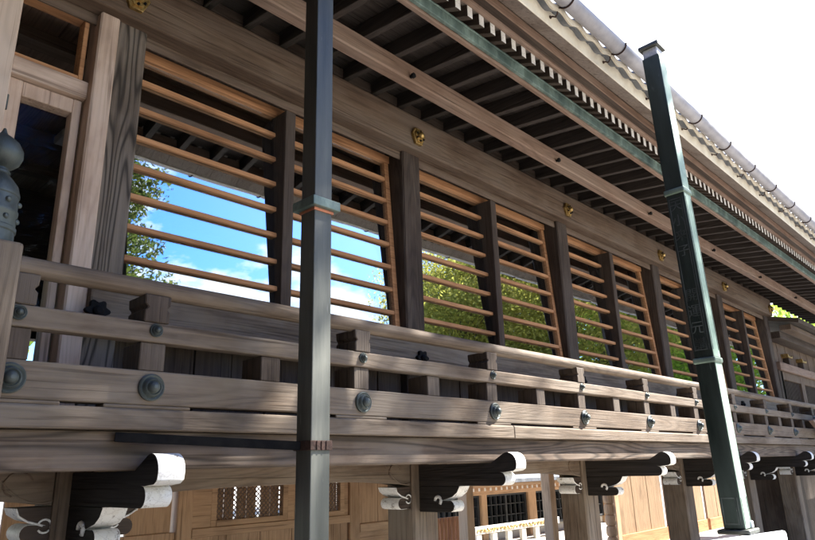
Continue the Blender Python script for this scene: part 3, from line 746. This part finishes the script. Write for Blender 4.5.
# turned posts by the open bays
def turned(x, y, zb, zt, label, n=5, r=.03):
    prof = []; hh = (zt-zb)/n
    for i in range(n):
        for u, rr in ((0, .62), (.08, .88), (.3, 1), (.7, 1), (.92, .88), (.999, .62)):
            prof.append((r*rr, zb+(i+u)*hh))
    o = MB().lathe(prof, (x, y, 0), 'z', 20, K).build('turned_post', 'new_z', None)
    tag(o, label, 'post')
turned(3.80*.95, 2*.95, GZ-.01, -.05, 'rounded tan turned wooden post in the courtyard behind the third front support post', 8)
turned(6.15*.9, 1.5*.9, GZ-.01, -.03, 'rounded tan turned wooden post at the far right edge under the corridor', 8)

# ------------------------------------------------------------------ trees
def leaf_mat(name, c1, c2, c3, trans=.74):
    m, nt, b, out = new_mat(name)
    gm = N(nt, 'ShaderNodeNewGeometry')
    tc = N(nt, 'ShaderNodeTexCoord'); n1 = N(nt, 'ShaderNodeTexNoise', Scale=.42, Detail=3.0); nt.links.new(tc.outputs['Object'], n1.inputs['Vector'])
    ad = N(nt, 'ShaderNodeMath', operation='MULTIPLY_ADD'); ad.inputs[1].default_value = .26
    nt.links.new(gm.outputs['Random Per Island'], ad.inputs[0])
    sc_ = N(nt, 'ShaderNodeMath', operation='MULTIPLY'); sc_.inputs[1].default_value = .78; nt.links.new(n1.outputs[0], sc_.inputs[0]); nt.links.new(sc_.outputs[0], ad.inputs[2])
    c = ramp(nt, ad.outputs[0], [(.25, c1), (.5, c2), (.75, c3)])
    nt.links.new(c, b.inputs['Base Color']); b.inputs['Roughness'].default_value = .6; b.inputs['Specular IOR Level'].default_value = .2
    t = N(nt, 'ShaderNodeBsdfTranslucent'); nt.links.new(c, t.inputs[0])
    mx = N(nt, 'ShaderNodeMixShader'); mx.inputs[0].default_value = trans
    nt.links.new(b.outputs[0], mx.inputs[1]); nt.links.new(t.outputs[0], mx.inputs[2]); nt.links.new(mx.outputs[0], out.inputs[0])
    return m
M['leaf_gold'] = leaf_mat('yellow_green_leaves', (.19, .20, .035), (.36, .35, .07), (.50, .44, .11))
M['leaf_green'] = leaf_mat('bright_green_leaves', (.11, .20, .025), (.25, .37, .05), (.40, .49, .08))
M['leaf_dark'] = leaf_mat('dark_conifer_leaves', (.018, .034, .010), (.04, .06, .017), (.085, .095, .028), .2)
M['leaf_olive'] = leaf_mat('olive_conifer_leaves', (.03, .05, .012), (.08, .11, .025), (.20, .21, .05), .45)
M['bark'] = wood('tree_bark', (.04, .028, .02), (.10, .075, .055), 2, None, ring=.3, bump=.8, long=1.5, cross=8)

def tree(label, loc, height, rad, mat, seed, base=.22, n=5200, leaf=.26, clumps=46, conifer=False, lean=0):
    rg = random.Random(seed); g = thing('conifer_tree' if conifer else 'leafy_tree', label, 'tree', (loc[0], loc[1], -1.6), 'trees in the shrine grounds')
    L = Vector((loc[0], loc[1], -1.65))
    r0 = .018*height+.08
    trunk = MB(); pts = []; rs_ = []
    for i in range(9):
        u = i/8; pts.append(L+Vector((lean*u*u+.12*math.sin(3*u+seed), .12*math.cos(4*u+seed), height*.93*u))); rs_.append(r0*(1-u)**.8*(1+.5*(u == 0))+.015)
    trunk.tube(pts, rs_, 10)
    cl = []
    for i in range(clumps):
        u = base+(1-base)*((i+.5)/clumps)
        if conifer: R_ = rad*(1.06-u)**.75*rg.uniform(.55, 1.1)
        else: R_ = rad*math.sqrt(max(.05, 1-((u-.55)/.52)**2))*rg.uniform(.45, 1.05)
        a = i*2.4+rg.uniform(-.5, .5)
        tp = pts[min(8, int(u*8))]
        c = Vector((tp.x+R_*math.cos(a), tp.y+R_*math.sin(a), L.z+height*u-(.12*R_ if conifer else -.05*R_)))
        s_ = rad*rg.uniform(.20, .36)
        cl.append((c, s_))
        st_ = L+Vector((tp.x-L.x, tp.y-L.y, max(.12*height, height*u*(.93 if conifer else .8))))
        mid_ = (st_+c)/2+Vector((0, 0, .08*R_))
        trunk.tube([st_, mid_, c], [r0*.30*(1.1-u), r0*.2*(1.1-u), .012], 5)
    trunk.build('trunk', 'bark', g)
    cr = MB()
    for _ in range(n):
        c, s_ = cl[rg.randrange(len(cl))]
        d = Vector((rg.gauss(0, 1), rg.gauss(0, 1), rg.gauss(0, .6)))
        d = d.normalized()*s_*(rg.random()**.45)*Vector((1, 1, .7)).length/1.57
        p = c+Vector((d.x*1.25, d.y*1.25, d.z*.75-(.35*(d.x**2+d.y**2)/max(s_, .1) if conifer else 0)))
        q = leaf*rg.uniform(.5, 1.2)
        nrm = Vector((rg.gauss(0, 1), rg.gauss(0, 1), rg.gauss(.5, .8))).normalized()
        a = nrm.orthogonal().normalized(); b2 = nrm.cross(a); w = rg.uniform(0, 6.3)
        a, b2 = a*math.cos(w)+b2*math.sin(w), b2*math.cos(w)-a*math.sin(w)
        cr.add([p-a*q*.5, p+b2*q*.26-nrm*q*.06, p+a*q*.5, p-b2*q*.26-nrm*q*.06], [(0, 1, 2, 3)])
    cr.build('crown', mat, g)
TREES = [
 ('very tall cedar with a high bare trunk standing farthest forward in the garden', (11.9, -4.3), 18.0, 2.9, 'leaf_dark', 31, .72, 16000, .26, 70, False),  # unseen tree, placed to keep the sun off the left railing
 ('second tall bare-trunked cedar, farther along the garden than the first', (27.4, -6.1), 22.0, 2.6, 'leaf_dark', 32, .74, 12000, .28, 60, False),  # unseen tree, placed to keep the sun off the far railing
 # reflected in the windows, on the garden side
 ('dark conifer with sparse drooping sprays, reflected in the first window from the left', (4.3, -5.6), 11.5, 2.2, 'leaf_olive', 11, .28, 42000, .13, 80, True),
 ('yellow-green rounded tree reflected at the left of the third window', (28.3, -15.0), 15.0, 5.0, 'leaf_gold', 12, .10, 70000, .22, 150, False),
 ('tall olive-yellow tree reflected in the middle of the third window', (31.5, -17.0), 17.5, 5.6, 'leaf_gold', 13, .08, 70000, .23, 150, False),
 ('yellow and green tree reflected in the right half of the third window', (36.0, -13.0), 17.0, 5.5, 'leaf_gold', 14, .08, 70000, .23, 150, False),
 ('bright green bushy tree reflected in the fourth window', (43.0, -14.0), 19.0, 6.2, 'leaf_green', 15, .06, 65000, .25, 150, False),
 ('wide bright green tree reflected in the fifth window', (52.0, -13.0), 21.0, 7.0, 'leaf_green', 16, .06, 60000, .29, 150, False),
 ('bright green tree reflected in the last window before the wing', (63.0, -12.0), 24.0, 8.0, 'leaf_green', 17, .06, 50000, .36, 150, False),
 ('small golden tree reflected low in the second window', (19.4, -15.5), 5.4, 1.8, 'leaf_gold', 18, .12, 16000, .14, 70, False),
 ('dark conifer standing behind the yellow trees of the garden', (44.0, -25.0), 23.0, 5.0, 'leaf_dark', 19, .12, 6000, .6, 60, True),
 # beyond the buildings
 ('light green tree beyond the low wing roof, seen under the far eave', (62.0, 11.0), 14.3, 6.5, 'leaf_green', 20, .10, 7000, .6, 50, False),
 ('dark green tree behind the tan hall', (22.0, 22.0), 13.0, 4.5, 'leaf_dark', 21, .12, 6000, .42, 50, False),
 ('green tree rising behind the left end of the tan hall', (11.0, 21.0), 12.0, 4.5, 'leaf_green', 22, .12, 6000, .42, 50, False),
 ('dark conifer on the far left of the garden', (-9.0, -4.0), 14.0, 3.6, 'leaf_dark', 23, .12, 7000, .34, 60, True),  # this tree and the next are unseen, added to darken the left side
 ('broad dark tree at the left end of the veranda', (-7.0, 2.5), 11.0, 3.8, 'leaf_dark', 24, .12, 6000, .34, 50, False),
]
for a in TREES: tree(*a)

# ------------------------------------------------------------------ light, sky, camera
SUN_EL, SUN_AZ = math.radians(44), math.radians(-27)      # azimuth from +X towards +Y
sd = Vector((math.cos(SUN_EL)*math.cos(SUN_AZ), math.cos(SUN_EL)*math.sin(SUN_AZ), math.sin(SUN_EL)))
sl = bpy.data.lights.new('sun', 'SUN'); sl.energy = 5.0; sl.angle = math.radians(.5); sl.color = (1, .95, .87)
so_ = bpy.data.objects.new('sun', sl); col.objects.link(so_); so_.location = (10, -10, 30)
so_.rotation_euler = (-sd).to_track_quat('-Z', 'Y').to_euler()
wd = bpy.data.worlds.new('World'); sc.world = wd; wd.use_nodes = True; nt = wd.node_tree; nt.nodes.clear()
out = N(nt, 'ShaderNodeOutputWorld'); bg = N(nt, 'ShaderNodeBackground'); bg.inputs['Strength'].default_value = .125
sky = N(nt, 'ShaderNodeTexSky'); sky.sky_type = 'NISHITA'; sky.sun_disc = False
sky.sun_elevation = SUN_EL; sky.sun_rotation = math.radians(90)-SUN_AZ; sky.air_density = 1.0; sky.dust_density = .35; sky.ozone_density = 2.2
tc = N(nt, 'ShaderNodeTexCoord')
mp = N(nt, 'ShaderNodeMapping'); mp.inputs['Scale'].default_value = (1.6, 1.6, 3.4); mp.inputs['Location'].default_value = (1.35, .7, .1)
nt.links.new(tc.outputs['Generated'], mp.inputs['Vector'])
cn = N(nt, 'ShaderNodeTexNoise', Scale=3.1, Detail=9.0, Roughness=.58); nt.links.new(mp.outputs[0], cn.inputs['Vector'])
last = cn.outputs[0]
for (px, py, pz), lo, w_ in (((.66, -1, .33), .972, .15), ((.40, -1, .50), .992, .10)):       # two cumulus heaps over the garden
    q = Vector((px, py, pz)).normalized()
    d1 = N(nt, 'ShaderNodeVectorMath', operation='DOT_PRODUCT'); d1.inputs[1].default_value = q; nt.links.new(tc.outputs['Generated'], d1.inputs[0])
    m1 = N(nt, 'ShaderNodeMapRange'); m1.inputs[1].default_value = lo; m1.inputs[2].default_value = 1.0; m1.inputs[4].default_value = w_; nt.links.new(d1.outputs['Value'], m1.inputs[0])
    a1 = N(nt, 'ShaderNodeMath', operation='ADD'); nt.links.new(last, a1.inputs[0]); nt.links.new(m1.outputs[0], a1.inputs[1]); last = a1.outputs[0]
cf = ramp(nt, last, [(.53, (0, 0, 0)), (.62, (1, 1, 1))])
hs = N(nt, 'ShaderNodeHueSaturation'); hs.inputs['Saturation'].default_value = 1.45; hs.inputs['Hue'].default_value = .515; hs.inputs['Value'].default_value = .92
nt.links.new(sky.outputs[0], hs.inputs['Color'])
nt.links.new(hs.outputs[0], (mxn := N(nt, 'ShaderNodeMix', data_type='RGBA', blend_type='MIX')).inputs[6])
dt = N(nt, 'ShaderNodeVectorMath', operation='DOT_PRODUCT'); dt.inputs[1].default_value = (math.cos(math.radians(30))*math.cos(math.radians(20)), math.cos(math.radians(30))*math.sin(math.radians(20)), math.sin(math.radians(30)))
nt.links.new(tc.outputs['Generated'], dt.inputs[0])
gl_ = N(nt, 'ShaderNodeMapRange', interpolation_type='SMOOTHSTEP'); gl_.inputs[1].default_value = .74; gl_.inputs[2].default_value = .92
nt.links.new(dt.outputs['Value'], gl_.inputs[0])
mxm = N(nt, 'ShaderNodeMath', operation='MAXIMUM'); nt.links.new(cf, mxm.inputs[0]); nt.links.new(gl_.outputs[0], mxm.inputs[1])
nt.links.new(mxm.outputs[0], mxn.inputs[0]); mxn.inputs[7].default_value = (3.6, 3.7, 3.9, 1)
nt.links.new(mxn.outputs[2], bg.inputs[0]); nt.links.new(bg.outputs[0], out.inputs[0])

cam = bpy.data.cameras.new('camera'); co = bpy.data.objects.new('camera', cam); col.objects.link(co)
cam.sensor_width = 36; cam.lens = 36*655.1/815; cam.clip_start = .05; cam.clip_end = 1000
Rv = Vector((0.69245644, -0.72099864, -0.02578834)); Uv = Vector((-0.19139347, -0.21804583, 0.95698723)); Fv = Vector((0.69560953, 0.65773625, 0.28898167))
co.matrix_world = Matrix(((Rv.x, Uv.x, -Fv.x, 0), (Rv.y, Uv.y, -Fv.y, 0), (Rv.z, Uv.z, -Fv.z, 0), (0, 0, 0, 1)))
sc.camera = co
sc.view_settings.view_transform = 'Standard'; sc.view_settings.look = 'None'; sc.view_settings.gamma = 1
sc.view_settings.exposure = 2.5; sc.view_settings.use_curve_mapping = False
sc.cycles.max_bounces = 8; sc.cycles.transparent_max_bounces = 12; sc.cycles.sample_clamp_indirect = 8
